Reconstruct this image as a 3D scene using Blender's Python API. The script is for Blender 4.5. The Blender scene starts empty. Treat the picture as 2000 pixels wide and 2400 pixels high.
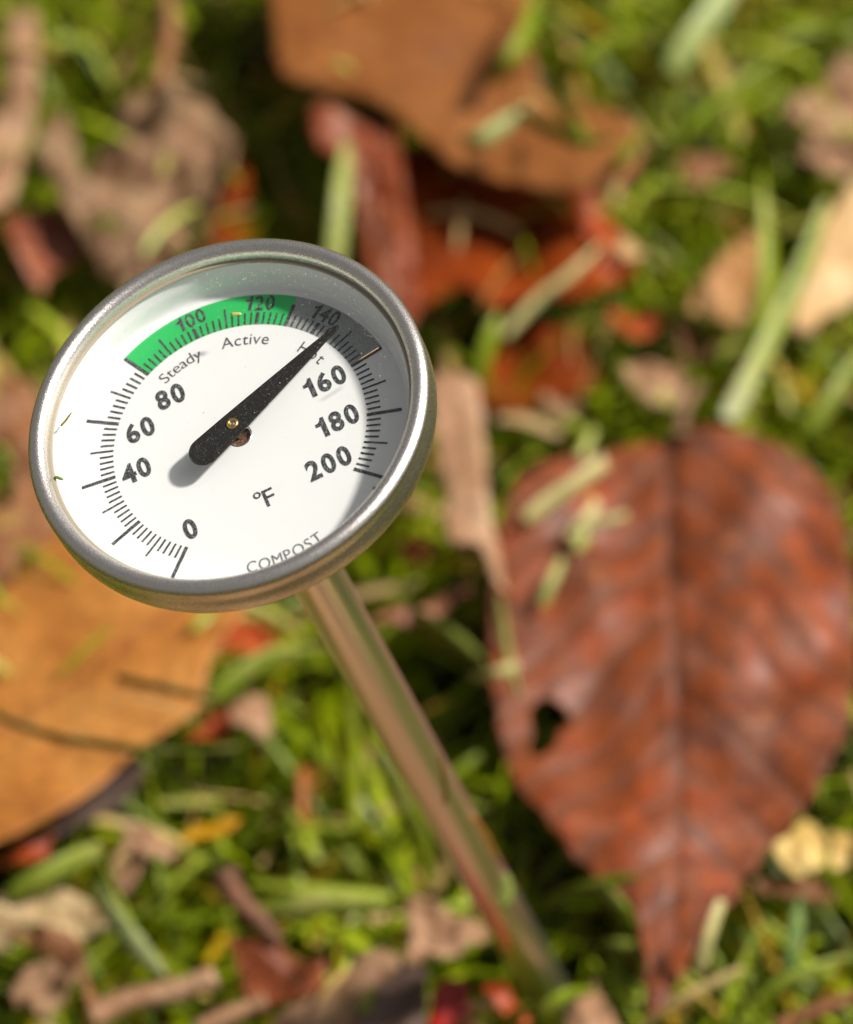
import bpy, bmesh, math, random
from mathutils import Vector, Matrix, noise
from mathutils.geometry import delaunay_2d_cdt
R = math.radians
random.seed(7)
S = bpy.context.scene
COL = S.collection

# ------------------------------------------------------------------ camera
TILT = R(41.0)
CAMH = 0.512
cd = bpy.data.cameras.new('camera')
cam = bpy.data.objects.new('camera', cd); COL.objects.link(cam); S.camera = cam
cam.location = (0, 0, CAMH); cam.rotation_euler = (TILT, 0, 0)
cd.sensor_fit = 'VERTICAL'; cd.sensor_height = 28.8; cd.sensor_width = 24.0
cd.lens = 100.0
cd.clip_start = 0.01; cd.clip_end = 500
cd.dof.use_dof = True
cd.dof.focus_distance = 0.430
cd.dof.aperture_fstop = 11.6
cd.dof.aperture_blades = 0

# ------------------------------------------------------------------ sky and sun
SUN = (Matrix.Rotation(R(9), 3, 'X') @ Vector((0.584, 0.228, 0.779))).normalized()       # direction towards the sun
elev = math.asin(SUN.z)
w = bpy.data.worlds.new('World'); S.world = w; w.use_nodes = True
nt = w.node_tree
sky = nt.nodes.new('ShaderNodeTexSky'); sky.sky_type = 'NISHITA'; sky.sun_disc = False
sky.sun_elevation = elev; sky.sun_rotation = math.atan2(SUN.x, SUN.y)
bg = nt.nodes['Background']; bg.inputs['Strength'].default_value = 0.068
hs = nt.nodes.new('ShaderNodeHueSaturation'); hs.inputs['Saturation'].default_value = 0.06      # thin hazy autumn sky
nt.links.new(sky.outputs[0], hs.inputs['Color']); nt.links.new(hs.outputs[0], bg.inputs['Color'])
sky.dust_density = 6.0
sl = bpy.data.lights.new('sun', 'SUN'); sl.energy = 5.0; sl.angle = R(5.0); sl.color = (1.0, 0.95, 0.87)
so = bpy.data.objects.new('sun', sl); COL.objects.link(so)
so.rotation_euler = SUN.to_track_quat('Z', 'Y').to_euler()
so.location = (0.5, 0.2, 1.0)
S.view_settings.view_transform = 'Standard'; S.view_settings.look = 'None'
S.view_settings.exposure = 0.0; S.view_settings.gamma = 1.0
S.cycles.max_bounces = 10; S.cycles.transparent_max_bounces = 12
S.cycles.caustics_reflective = False; S.cycles.caustics_refractive = False
S.cycles.sample_clamp_indirect = 6.0

# ------------------------------------------------------------------ photo pixel -> place
F = 100 / 28.8 * 2400
CR = Matrix.Rotation(TILT, 3, 'X')
CL = Vector((0, 0, CAMH))
def ray(px, py):
    return CR @ Vector(((px - 1000) / F, -(py - 1200) / F, -1.0))
def at(px, py, z):
    r = ray(px, py); return CL + r * ((z - CAMH) / r.z)
def mm(z): return z * 0.001
BASE = 26.0          # mm above the soil: the level of the mown grass tips and the leaves

# ------------------------------------------------------------------ helpers
def link(name, me, mat=None, parent=None):
    o = bpy.data.objects.new(name, me); COL.objects.link(o)
    if mat: me.materials.append(mat)
    if parent: o.parent = parent
    return o
def tag(o, label=None, cat=None, group=None, kind=None):
    if label: o['label'] = label
    if cat: o['category'] = cat
    if group: o['group'] = group
    if kind: o['kind'] = kind
    return o
def mesh(name, vs, fs, smooth=True):
    me = bpy.data.meshes.new(name); me.from_pydata([tuple(v) for v in vs], [], fs); me.update()
    if smooth: me.polygons.foreach_set('use_smooth', [True] * len(me.polygons))
    return me
class M:
    def __init__(s, name):
        s.m = bpy.data.materials.new(name); s.m.use_nodes = True
        s.t = s.m.node_tree; s.b = s.t.nodes['Principled BSDF']; s.out = s.t.nodes['Material Output']
    def n(s, t, **k):
        nd = s.t.nodes.new(t)
        for a, b in k.items():
            if a in nd.inputs: nd.inputs[a].default_value = b
            else: setattr(nd, a, b)
        return nd
    def l(s, a, b): s.t.links.new(a, b)
    def noise(s, scale, detail=4, rough=.55, coord='Object'):
        tc = s.n('ShaderNodeTexCoord'); nz = s.n('ShaderNodeTexNoise')
        nz.inputs['Scale'].default_value = scale; nz.inputs['Detail'].default_value = detail
        nz.inputs['Roughness'].default_value = rough
        s.l(tc.outputs[coord], nz.inputs['Vector']); return nz.outputs['Fac']
    def ramp(s, fac, stops, interp='LINEAR'):
        r = s.n('ShaderNodeValToRGB'); r.color_ramp.interpolation = interp
        el = r.color_ramp.elements
        while len(el) < len(stops): el.new(0.5)
        for e, (p, c) in zip(el, stops):
            e.position = p; e.color = (*c, 1) if len(c) == 3 else c
        s.l(fac, r.inputs[0]); return r.outputs[0]
    def mix(s, fac, a, b, mode='MIX'):
        m = s.n('ShaderNodeMix'); m.data_type = 'RGBA'; m.blend_type = mode
        for v, i in ((fac, 0), (a, 6), (b, 7)):
            if hasattr(v, 'is_output'): s.l(v, m.inputs[i])
            elif i == 0: m.inputs[0].default_value = v
            else: m.inputs[i].default_value = (*v, 1)
        return m.outputs[2]
    def bump(s, h, strength, dist=0.0002):
        b = s.n('ShaderNodeBump'); b.inputs['Strength'].default_value = strength; b.inputs['Distance'].default_value = dist
        s.l(h, b.inputs['Height']); s.l(b.outputs[0], s.b.inputs['Normal']); return b
    def set(s, **k):
        for a, v in k.items():
            a = a.replace('_', ' ')
            if hasattr(v, 'is_output'): s.l(v, s.b.inputs[a])
            else: s.b.inputs[a].default_value = (*v, 1) if isinstance(v, tuple) else v
        return s
    def translucent(s, color, amount):
        tr = s.n('ShaderNodeBsdfTranslucent'); mx = s.n('ShaderNodeMixShader')
        if hasattr(color, 'is_output'): s.l(color, tr.inputs['Color'])
        else: tr.inputs['Color'].default_value = (*color, 1)
        mx.inputs[0].default_value = amount
        s.l(s.b.outputs[0], mx.inputs[1]); s.l(tr.outputs[0], mx.inputs[2]); s.l(mx.outputs[0], s.out.inputs['Surface'])
def lin(c):
    return tuple(((x / 255 + .055) / 1.055) ** 2.4 if x > 10 else x / 255 / 12.92 for x in c)

# ================================================================== SETTING: soil
m = M('soil')
a = m.noise(60, 6, .7); b_ = m.noise(900, 5, .6)
m.set(Base_Color=m.mix(b_, m.ramp(a, [(.35, (.008, .005, .003)), (.65, (.026, .015, .008))]), (.012, .008, .005)), Roughness=.95)
tc = m.n('ShaderNodeTexCoord'); ln_ = m.n('ShaderNodeVectorMath'); ln_.operation = 'LENGTH'; m.l(tc.outputs['Object'], ln_.inputs[0])
far = m.n('ShaderNodeMapRange'); far.inputs['From Min'].default_value = .75; far.inputs['From Max'].default_value = 1.3; m.l(ln_.outputs['Value'], far.inputs['Value'])
lawn = m.ramp(m.noise(30, 6, .8), [(.35, (.07, .085, .015)), (.5, (.13, .14, .03)), (.62, (.22, .13, .06))])
m.set(Base_Color=m.mix(far.outputs[0], m.mix(b_, m.ramp(a, [(.35, (.008, .005, .003)), (.65, (.026, .015, .008))]), (.012, .008, .005)), lawn))
m.bump(b_, 1.0, .002)
n = 60
vs = []; fs = []
xs = [-40, -8, -2, -1] + [-.6 + 1.2 * i / 119 for i in range(120)] + [1, 2, 8, 40]
ys = [-40, -8, -2, -1] + [-.1 + 1.3 * i / 119 for i in range(120)] + [2, 4, 12, 60]
for y in ys:
    for x in xs:
        z = 0.0
        if abs(x) < .9 and -.5 < y < 1.5: z = .007 * noise.noise(Vector((x * 30, y * 30, 0))) + .003 * noise.noise(Vector((x * 120, y * 120, 3)))
        vs.append((x, y, z))
W = len(xs)
for j in range(len(ys) - 1):
    for i in range(W - 1): fs.append((j * W + i, j * W + i + 1, (j + 1) * W + i + 1, (j + 1) * W + i))
tag(link('ground', mesh('ground', vs, fs), m.m), 'dark soil in the gaps of the grass and lawn beyond', 'soil', kind='structure')

# ================================================================== LEAVES
LEAVES = []     # (world xy polygon, height) so that the grass stays below them
def smooth_poly(p, sub=6):
    out = []; k = len(p)
    for i in range(k):
        p0, p1, p2, p3 = p[i - 1], p[i], p[(i + 1) % k], p[(i + 2) % k]
        for j in range(sub):
            t = j / sub; t2 = t * t; t3 = t2 * t
            out.append(tuple(.5 * (2 * p1[q] + (-p0[q] + p2[q]) * t + (2 * p0[q] - 5 * p1[q] + 4 * p2[q] - p3[q]) * t2 + (-p0[q] + 3 * p1[q] - 3 * p2[q] + p3[q]) * t3) for q in (0, 1)))
    return out
def inside(p, poly):
    x, y = p; c = False; j = len(poly) - 1
    for i in range(len(poly)):
        xi, yi = poly[i]; xj, yj = poly[j]
        if (yi > y) != (yj > y) and x < (xj - xi) * (y - yi) / (yj - yi) + xi: c = not c
        j = i
    return c
_lm = {}
def leafmat(key, cols, vein=None, rough=.5, scale=70, bump=.6, trans=.18, coat=0.0, spec=.28):
    if key in _lm: return _lm[key]
    m = M('leaf_' + key)
    a = m.noise(scale, 6, .62); f = m.noise(scale * 9, 4, .6)
    k = len(cols)
    c = m.ramp(a, [(.3 + .4 * i / max(1, k - 1), lin(cc)) for i, cc in enumerate(cols)])
    c = m.mix(m.ramp(f, [(.45, (0, 0, 0)), (.66, (.5, .5, .5))]), c, tuple(x * .45 for x in lin(cols[0])))
    if vein:
        at_ = m.n('ShaderNodeAttribute'); at_.attribute_name = 'vein'
        c = m.mix(at_.outputs['Fac'], c, lin(vein))
    if key == 'red':
        c = m.mix(m.ramp(m.noise(150, 4, .6), [(.54, (0, 0, 0)), (.70, (.5, .5, .5))]), c, lin((90, 50, 42)))
        c = m.mix(m.ramp(m.noise(95, 3, .5), [(.30, (.8, .8, .8)), (.44, (0, 0, 0))]), c, lin((172, 78, 26)))
    m.set(Base_Color=c, Roughness=rough, Specular_IOR_Level=spec)
    if coat: m.set(Coat_Weight=coat, Coat_Roughness=.28)
    m.bump(f, bump, .0006)
    m.translucent(c, trans)
    _lm[key] = m.m; return m.m
def leaf(name, px, z, mat, label, cat='leaf', grad=(0, 0), crumple=2.0, cscale=45, axis=None, fold=0.0, cup=0.0, nv=8,
         hole=None, group='fallen leaves on the lawn', spacing=2.2, edge=.5, parts=True, thick=.25, vfreq=1.0):
    z0 = BASE + z
    cx = sum(p[0] for p in px) / len(px); cy = sum(p[1] for p in px) / len(px)
    c0 = at(cx, cy, mm(z0))
    def hit(p):
        r = ray(*p)     # z = z0 + gx(x-x0) + gy(y-y0)
        gx, gy = grad
        t = (mm(z0) - gx * c0.x - gy * c0.y - CAMH) / (r.z - gx * r.x - gy * r.y)
        q = CL + r * t; return ((q.x - c0.x) * 1000, (q.y - c0.y) * 1000)
    rnd = random.Random(hash(name + label) % 1 if False else len(label) * 31 + int(cx))
    seed = rnd.uniform(0, 100)
    raw = [hit(p) for p in px]
    small = max(max(p[0] for p in raw) - min(p[0] for p in raw), max(p[1] for p in raw) - min(p[1] for p in raw)) < 19
    out = smooth_poly(raw, 8)
    if small:
        out = [(x + .9 * noise.noise(Vector((x * .9, y * .9, seed + 3))), y + .9 * noise.noise(Vector((x * .9, y * .9, seed + 5)))) for x, y in smooth_poly([(raw[i][0] * .35 + t[0] * .65, raw[i][1] * .35 + t[1] * .65) if i % 2 else raw[i] for i, t in enumerate([((raw[i - 1][0] + raw[(i + 1) % len(raw)][0]) / 2, (raw[i - 1][1] + raw[(i + 1) % len(raw)][1]) / 2) for i in range(len(raw))])], 8)]
        spacing = min(spacing, 1.0)
    out = [(x + edge * noise.noise(Vector((x * .35, y * .35, seed))), y + edge * noise.noise(Vector((x * .35, y * .35, seed + 9)))) for x, y in out]
    hl = smooth_poly([hit(p) for p in hole], 6) if hole else []
    pts = list(out); ed = [(i, (i + 1) % len(out)) for i in range(len(out))]
    if hl:
        k = len(pts); pts += hl; ed += [(k + i, k + (i + 1) % len(hl)) for i in range(len(hl))]
    x0 = min(p[0] for p in out); x1 = max(p[0] for p in out); y0 = min(p[1] for p in out); y1 = max(p[1] for p in out)
    j = 0; y = y0
    while y < y1:
        x = x0 + (spacing / 2 if j % 2 else 0)
        while x < x1:
            if inside((x, y), out) and not (hl and inside((x, y), hl)): pts.append((x, y))
            x += spacing
        y += spacing * .866; j += 1
    V, _, Fc, *_ = delaunay_2d_cdt([Vector(p) for p in pts], ed, [], 1, 1e-4)
    if hl: Fc = [f for f in Fc if not inside((sum(V[i].x for i in f) / 3, sum(V[i].y for i in f) / 3), hl)]
    if axis: a0, a1 = Vector(hit(axis[0])), Vector(hit(axis[1]))
    else:
        # long axis of the outline
        a0 = Vector((x0, y0)); a1 = Vector((x1, y1))
        if (x1 - x0) > 1.6 * (y1 - y0): a0, a1 = Vector((x0, (y0 + y1) / 2)), Vector((x1, (y0 + y1) / 2))
        if (y1 - y0) > 1.6 * (x1 - x0): a0, a1 = Vector(((x0 + x1) / 2, y1)), Vector(((x0 + x1) / 2, y0))
    L = (a1 - a0).length; t = (a1 - a0) / L; nn = Vector((-t.y, t.x))
    vs = []; vein = []
    for v in V:
        d = (v - a0).dot(nn); s = (v - a0).dot(t)
        sn = s / L
        d += 1.2 * math.sin(sn * 5 + seed) * (L / 100)
        mid = math.exp(-(d / (.9 * (1.25 - max(0, min(1, sn))))) ** 2)
        ph = (s - abs(d) * (.95 + .12 * math.sin(seed)) + 5.0 * noise.noise(Vector((v.x * .05, v.y * .05, seed)))) / L * nv + (.5 if d > 0 else 0)
        fr = ph - math.floor(ph); dist = (fr - .5) * L / nv
        lat = math.exp(-(dist / (1.5 if name == 'red_leaf' else .8)) ** 2) * (1 if abs(d) > .6 else .3)
        z_ = grad[0] * v.x + grad[1] * v.y
        q = Vector((v.x, v.y, seed * 10)) / cscale
        z_ += crumple * (noise.noise(q * 1.5) * 1.6 + noise.noise(q * 4.2) * .7)
        z_ += crumple * (.5 - 1.7 * abs(noise.noise(q * 2.1 + Vector((3, 7, 1))))) * (.9 if small else .5 if crumple > 2.5 else .15)
        z_ += fold * abs(d) - cup * (d * d) * .01
        z_ += (.5 - min(1, lat)) * .35 * vfreq - mid * .7 * vfreq
        vs.append((mm(v.x), mm(v.y), mm(z_))); vein.append(min(1, max(mid, (.75 if name == 'red_leaf' else .45) * lat)))
    me = mesh(name, vs, [tuple(f) for f in Fc])
    at_ = me.attributes.new('vein', 'FLOAT', 'POINT'); at_.data.foreach_set('value', vein)
    o = link(name, me, mat); o.location = (c0.x, c0.y, mm(z0))
    md = o.modifiers.new('thickness', 'SOLIDIFY'); md.thickness = mm(thick); md.offset = 0
    tag(o, label, cat, group)
    LEAVES.append(([(c0.x + x / 1000, c0.y + y / 1000) for x, y in out], c0.x, c0.y, mm(z0), grad))
    return o
def stalk(name, pts, r0, r1, mat, parent=None, seg=10, label=None, cat=None, group=None, knob=0):
    """a round stem through world points, tapering"""
    P = []
    k = len(pts)
    ctr = [pts[0]] + list(pts) + [pts[-1]]
    for i in range(k - 1):
        p0, p1, p2, p3 = ctr[i], ctr[i + 1], ctr[i + 2], ctr[i + 3]
        for j in range(8):
            t = j / 8; P.append(.5 * (2 * p1 + (p2 - p0) * t + (2 * p0 - 5 * p1 + 4 * p2 - p3) * t * t + (3 * p1 - p0 - 3 * p2 + p3) * t ** 3))
    P.append(pts[-1].copy())
    o3 = P[0].copy(); vs = []; fs = []
    for i, p in enumerate(P):
        d = (P[min(i + 1, len(P) - 1)] - P[max(i - 1, 0)]).normalized()
        a = d.cross(Vector((0, 0, 1))); a = a.normalized() if a.length > 1e-4 else Vector((1, 0, 0)); b = d.cross(a)
        f = i / (len(P) - 1); r = (r0 + (r1 - r0) * f) * (1 + .18 * noise.noise(Vector((i * .5, r0 * 9, 1))))
        if knob: r *= 1 + knob * math.exp(-(f / .06) ** 2)
        for q in range(seg):
            an = 2 * math.pi * q / seg; vs.append(p - o3 + (a * math.cos(an) + b * math.sin(an)) * mm(r))
    for i in range(len(P) - 1):
        for q in range(seg): fs.append((i * seg + q, i * seg + (q + 1) % seg, (i + 1) * seg + (q + 1) % seg, (i + 1) * seg + q))
    fs.append(tuple(range(seg))[::-1]); fs.append(tuple(range((len(P) - 1) * seg, len(P) * seg)))
    o = link(name, mesh(name, vs, fs), mat)
    if parent:
        o.parent = parent; o.location = o3 - parent.location
    else: o.location = o3
    if label: tag(o, label, cat, group)
    return o
def A(px, py, z): return at(px, py, mm(BASE + z))

brown = leafmat('brown', [(112, 62, 24), (140, 84, 36), (156, 98, 48)], (118, 68, 32), .5, 40, trans=.05)
orange = leafmat('orange', [(160, 94, 36), (192, 126, 56), (204, 144, 74)], (150, 90, 44), .5, 45, .5)
redbig = leafmat('red', [(76, 34, 24), (120, 52, 22), (152, 76, 32), (112, 62, 42), (168, 100, 58)], (104, 64, 46), .5, 90, .8, .12, .1)
beige = leafmat('beige', [(112, 78, 54), (152, 118, 86), (178, 148, 112)], (150, 110, 80), .6, 60, 1.0)
pink = leafmat('pinkish', [(150, 106, 74), (192, 148, 112), (210, 174, 140)], (156, 114, 84), .55, 80, .8)
rust = leafmat('rust', [(140, 50, 14), (190, 78, 22), (206, 104, 44)], (150, 70, 40), .4, 60, .6)
reddish = leafmat('reddish', [(98, 40, 16), (140, 64, 30), (160, 88, 52)], (190, 136, 112), .42, 60, .6)
maroon = leafmat('maroon', [(84, 30, 4), (140, 54, 6), (176, 80, 14)], (120, 60, 20), .7, 60, .6, spec=.1)
scarlet = leafmat('scarlet', [(130, 8, 2), (176, 22, 6), (190, 46, 14)], (120, 30, 20), .4, 60, .5, .1, .15)
tan = leafmat('tan', [(196, 150, 96), (228, 190, 136), (238, 208, 164)], (190, 150, 100), .5, 60, .6)
yellow = leafmat('yellow', [(205, 160, 70), (236, 205, 120), (240, 216, 150)], (200, 160, 90), .5, 90, .6)
greybrown = leafmat('greybrown', [(66, 46, 38), (96, 74, 64), (120, 98, 84)], (84, 66, 58), .6, 60, .7)
walnut = leafmat('walnut', [(110, 66, 36), (156, 104, 66), (180, 130, 90)], (120, 80, 50), .55, 60, .8)

# --- the big red leaf
big = leaf('red_leaf', [(1592, 1008), (1490, 1040), (1400, 1066), (1250, 1120), (1190, 1210), (1162, 1290), (1148, 1400), (1146, 1500), (1152, 1600), (1165, 1700), (1195, 1800), (1235, 1890),
    (1290, 1960), (1350, 2025), (1425, 2080), (1478, 2125), (1500, 2190), (1508, 2270), (1518, 2370), (1535, 2395), (1580, 2330), (1625, 2240), (1690, 2150), (1740, 2070), (1800, 1985), (1880, 1905),
    (1950, 1800), (1990, 1690), (2008, 1550), (2002, 1400), (1985, 1290), (1960, 1190), (1900, 1110), (1800, 1052), (1690, 1020)],
    9, redbig, 'large red brown leaf lying face up right of the probe stem', grad=(.03, .04), crumple=2.6, cscale=40, axis=((1590, 1010), (1560, 2350)), fold=.05, nv=10, spacing=1.1, vfreq=1.5, edge=1.0,
    hole=[(1240, 1672), (1275, 1640), (1325, 1655), (1338, 1690), (1310, 1712), (1298, 1755), (1262, 1780), (1238, 1765), (1248, 1720)], group=None)
stalk('petiole', [A(1592, 1010, 13), A(1600, 975, 15), A(1610, 945, 14), A(1640, 905, 8)], 1.3, 1.0, beige, big, knob=.7)
# --- orange leaf on the left with its shaded underside
leaf('orange_leaf', [(-330, 1700), (-250, 1500), (-120, 1430), (0, 1385), (70, 1310), (150, 1240), (300, 1200), (450, 1260), (560, 1370), (575, 1440), (530, 1500), (490, 1575), (470, 1650), (385, 1715), (308, 1765), (200, 1862), (100, 1928), (0, 1975), (-150, 2050), (-300, 1980)],
     14, orange, 'large smooth orange leaf below the dial at the frame edge', grad=(.10, -.02), crumple=1.6, cscale=60, axis=((540, 1360), (-300, 1900)), nv=8, spacing=2.0, vfreq=.8, group=None)
leaf('leaf_underside', [(100, 1960), (150, 1880), (260, 1790), (325, 1755), (345, 1800), (330, 1870), (250, 1900), (180, 1930)], 6, greybrown, 'dull grey leaf scrap tucked under the lower edge of the orange leaf', crumple=1.5)  # grey brown colour stands in for shade under the orange leaf
# --- big brown leaf at the top
leaf('brown_leaf', [(600, -260), (625, -60), (640, 60), (648, 150), (675, 198), (770, 222), (900, 262), (985, 318), (1070, 385), (1190, 428), (1330, 450), (1440, 440), (1505, 370), (1488, 310), (1400, 262), (1290, 226), (1250, 150), (1240, 20), (1230, -260)],
     22, brown, 'large plain brown leaf raised over the dark hollow above the dial', grad=(.05, -.02), crumple=2.2, cscale=60, axis=((640, 60), (1450, 380)), nv=7, spacing=2.4, vfreq=.6, group=None)
leaf('rusty_leaf', [(900, 420), (940, 340), (1060, 366), (1200, 400), (1330, 440), (1430, 500), (1492, 600), (1425, 668), (1330, 700), (1250, 690), (1150, 722), (1080, 700), (950, 750), (890, 700), (880, 560)],
     9, maroon, 'broad rusty red leaf half shaded by the big brown leaf', crumple=3.4, cscale=30, axis=((1480, 600), (900, 560)), nv=7)
vert = leaf('curled_leaf', [(730, 272), (790, 262), (850, 272), (905, 290), (935, 350), (950, 450), (968, 560), (985, 700), (960, 760), (890, 740), (860, 640), (840, 520), (826, 420), (790, 380), (742, 350)],
     17, reddish, 'narrow dusty red leaf standing upright just above the dial rim', crumple=2.6, cscale=22, axis=((800, 270), (930, 740)), nv=5)
stalk('petiole', [A(925, 300, 23), A(932, 420, 24), A(940, 560, 23), A(948, 720, 20)], .6, .5, reddish, vert)
leaf('crumpled_leaf', [(95, 275), (150, 250), (178, 320), (192, 395), (222, 405), (240, 320), (285, 245), (360, 225), (430, 250), (500, 262), (548, 335), (556, 430), (510, 480), (494, 560), (430, 606), (340, 642), (255, 610), (200, 570), (150, 508), (112, 430), (88, 345)],
     12, beige, 'crumpled pale beige leaf with lobes at the upper left', crumple=6.5, cscale=22, spacing=1.4, vfreq=1.4)
leaf('long_leaf', [(28, 50), (85, 48), (90, 160), (84, 260), (56, 350), (30, 470), (-50, 520), (-60, 360), (0, 240), (20, 130)], 9, pink, 'long rolled brown leaf standing along the upper left frame edge', crumple=3, cscale=20)
leaf('small_red_leaf', [(28, 520), (120, 508), (205, 556), (190, 605), (130, 642), (98, 696), (52, 645), (22, 580)], 6, reddish, 'small folded red leaf left of the dial above the rim', crumple=4, cscale=18)
leaf('hollow_leaf', [(-140, 850), (-20, 862), (65, 900), (118, 1000), (150, 1120), (140, 1230), (70, 1310), (0, 1385), (-120, 1350), (-160, 1100)], 10, walnut,
     'soft brown leaf with a dark hollow behind the left rim', crumple=4, cscale=30, hole=[(-60, 1090), (-20, 1040), (15, 1050), (32, 1110), (22, 1170), (-20, 1190), (-60, 1160)])
leaf('rolled_leaf', [(1000, 892), (1060, 884), (1112, 890), (1128, 960), (1138, 1100), (1148, 1200), (1172, 1290), (1186, 1370), (1160, 1360), (1130, 1292), (1092, 1288), (1050, 1276), (1042, 1150), (1020, 1000)],
     16, pink, 'rolled beige brown leaf strip between the dial and the red leaf', crumple=1.8, cscale=24, cup=2, axis=((1060, 890), (1110, 1290)), nv=3)
leaf('curled_scrap', [(1285, 470), (1330, 440), (1400, 462), (1450, 520), (1475, 580), (1450, 640), (1400, 650), (1390, 580), (1340, 540), (1300, 520)], 9, rust, 'curled orange red scrap at the right end of the rusty leaf', crumple=4, cscale=14)
leaf('pale_scrap', [(1448, 560), (1490, 555), (1512, 590), (1490, 625), (1455, 610)], 12, tan, 'tiny pale scrap on the tip of the rusty leaf', crumple=1.5, cscale=12)
leaf('orange_scrap', [(1420, 730), (1470, 716), (1540, 740), (1550, 790), (1480, 812), (1432, 790)], 4, rust, 'small bright orange scrap between the rusty leaf and the tall blades', crumple=2, cscale=14)
leaf('brown_scrap', [(1450, 850), (1520, 815), (1590, 850), (1625, 930), (1600, 985), (1530, 965), (1480, 920)], 5, pink, 'pinkish brown scrap above the stalk of the big red leaf', crumple=2.6, cscale=16)
leaf('amber_scrap', [(1580, 770), (1640, 760), (1680, 810), (1660, 870), (1600, 850)], 2, walnut, 'light brown scrap beside the white blade base', crumple=2, cscale=14)
leaf('tan_leaf', [(1612, 735), (1650, 660), (1700, 592), (1762, 545), (1792, 610), (1780, 720), (1735, 762), (1668, 770)], 7, leafmat('honey', [(170, 115, 62), (206, 152, 92), (216, 172, 118)], (170, 120, 80), .5, 60), 'honey coloured leaf just left of the tall green blades', crumple=2, cscale=24)
leaf('pale_leaf', [(1848, 780), (1876, 668), (1915, 570), (1962, 470), (2030, 400), (2110, 430), (2100, 620), (2000, 700), (1940, 742), (1900, 800)], 6, tan, 'pale cream leaf right of the tall green blades', crumple=2, cscale=26)
leaf('dim_leaf', [(1850, 240), (1930, 180), (2000, 150), (2060, 260), (1990, 330), (1900, 320)], 4, pink, 'pinkish leaf scrap high on the right frame edge', crumple=3, cscale=18)
leaf('rose_leaf', [(1880, 330), (1960, 310), (2050, 330), (2050, 430), (1960, 420), (1900, 390)], 5, pink, 'second pinkish scrap right below the highest one on the right', crumple=3, cscale=16)
leaf('buried_leaf', [(1590, 380), (1670, 340), (1720, 380), (1700, 440), (1620, 450)], 3, walnut, 'brown leaf piece half buried in grass right of the brown leaf', crumple=2, cscale=16)
rl = leaf('rust_leaf', [(540, 2200), (590, 2178), (640, 2200), (700, 2240), (765, 2290), (770, 2350), (720, 2372), (650, 2352), (590, 2330), (552, 2280)], 6, leafmat('rustdark', [(90, 50, 40), (150, 74, 34), (176, 96, 60)], (120, 76, 60), .45, 70),
     'dark rust leaf with a thick stalk at the bottom', crumple=3, cscale=20, axis=((600, 2180), (740, 2350)), nv=5)
stalk('petiole', [A(528, 2058, 10), A(560, 2110, 10), A(610, 2160, 9), A(650, 2210, 8)], 2.0, 1.5, leafmat('stalk', [(90, 60, 44), (120, 82, 60), (150, 100, 76)], None, .5, 90), rl, knob=.4)
leaf('grey_curl', [(560, 2440), (640, 2390), (740, 2320), (830, 2255), (930, 2232), (960, 2260), (900, 2300), (850, 2360), (800, 2440)], 8, beige, 'grey beige curled leaf running into the bottom frame edge', crumple=3, cscale=16)
leaf('purple_leaf', [(830, 2450), (860, 2350), (900, 2290), (950, 2255), (1000, 2260), (1010, 2340), (990, 2450)], 8, greybrown, 'dark purple grey leaf beside the foot of the stem', crumple=2, cscale=20)
leaf('pink_leaf', [(950, 2102), (1005, 2118), (1070, 2150), (1120, 2150), (1150, 2190), (1120, 2222), (1050, 2240), (990, 2262), (950, 2240), (962, 2180)], 10, pink, 'dusty pink leaf touching the left side of the stem foot', crumple=3, cscale=14)
leaf('scarlet_leaf', [(960, 2700), (1000, 2480), (1005, 2380), (1020, 2320), (1055, 2290), (1088, 2300), (1100, 2350), (1130, 2420), (1170, 2560), (1150, 2700)], 9, scarlet, 'shiny scarlet leaf at the bottom by the stem foot', crumple=.8, cscale=30)
leaf('ember_leaf', [(1130, 2290), (1160, 2262), (1195, 2310), (1215, 2360), (1240, 2400), (1225, 2430), (1180, 2390), (1150, 2350)], 16, rust, 'orange leaf sliver between the scarlet leaf and the stem', crumple=2.2, cscale=10)
leaf('flesh_leaf', [(1330, 2380), (1355, 2320), (1390, 2310), (1420, 2350), (1460, 2420), (1400, 2460), (1340, 2440)], 5, pink, 'pale pink leaf piece right of the stem foot', crumple=3, cscale=14)
leaf('yellow_leaf', [(1812, 1990), (1840, 1940), (1880, 1918), (1938, 1932), (1942, 1990), (1925, 2035), (1875, 2045), (1820, 2025)], 10, yellow, 'bright pale yellow leaf scrap by the right edge of the red leaf', crumple=2, cscale=16)
leaf('yellow_chip', [(1950, 1950), (1985, 1940), (2000, 1990), (1990, 2045), (1950, 2040)], 8, yellow, 'small buff leaf chip right of the bright yellow scrap', crumple=1.4, cscale=12)
leaf('tawny_leaf', [(1770, 2055), (1830, 2040), (1900, 2062), (1955, 2085), (1940, 2118), (1870, 2110), (1800, 2090)], 6, walnut, 'flat brown strip of leaf under the bright yellow scrap', crumple=1.5, cscale=14)
leaf('shell_leaf', [(292, 1945), (340, 1915), (400, 1935), (435, 1985), (400, 2030), (345, 2042), (300, 2000)], 7, pink, 'cupped pinkish leaf piece below the grey scrap', crumple=3.4, cscale=12)
leaf('little_shell', [(270, 2030), (305, 2005), (335, 2040), (325, 2095), (285, 2090)], 8, pink, 'smaller rounded leaf piece under the cupped one', crumple=2, cscale=10)
leaf('brick_leaf', [(0, 2010), (60, 1955), (125, 1945), (130, 1990), (70, 2040), (10, 2070)], 5, rust, 'brick coloured leaf strip below the orange leaf at the left edge', crumple=2, cscale=14)
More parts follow.
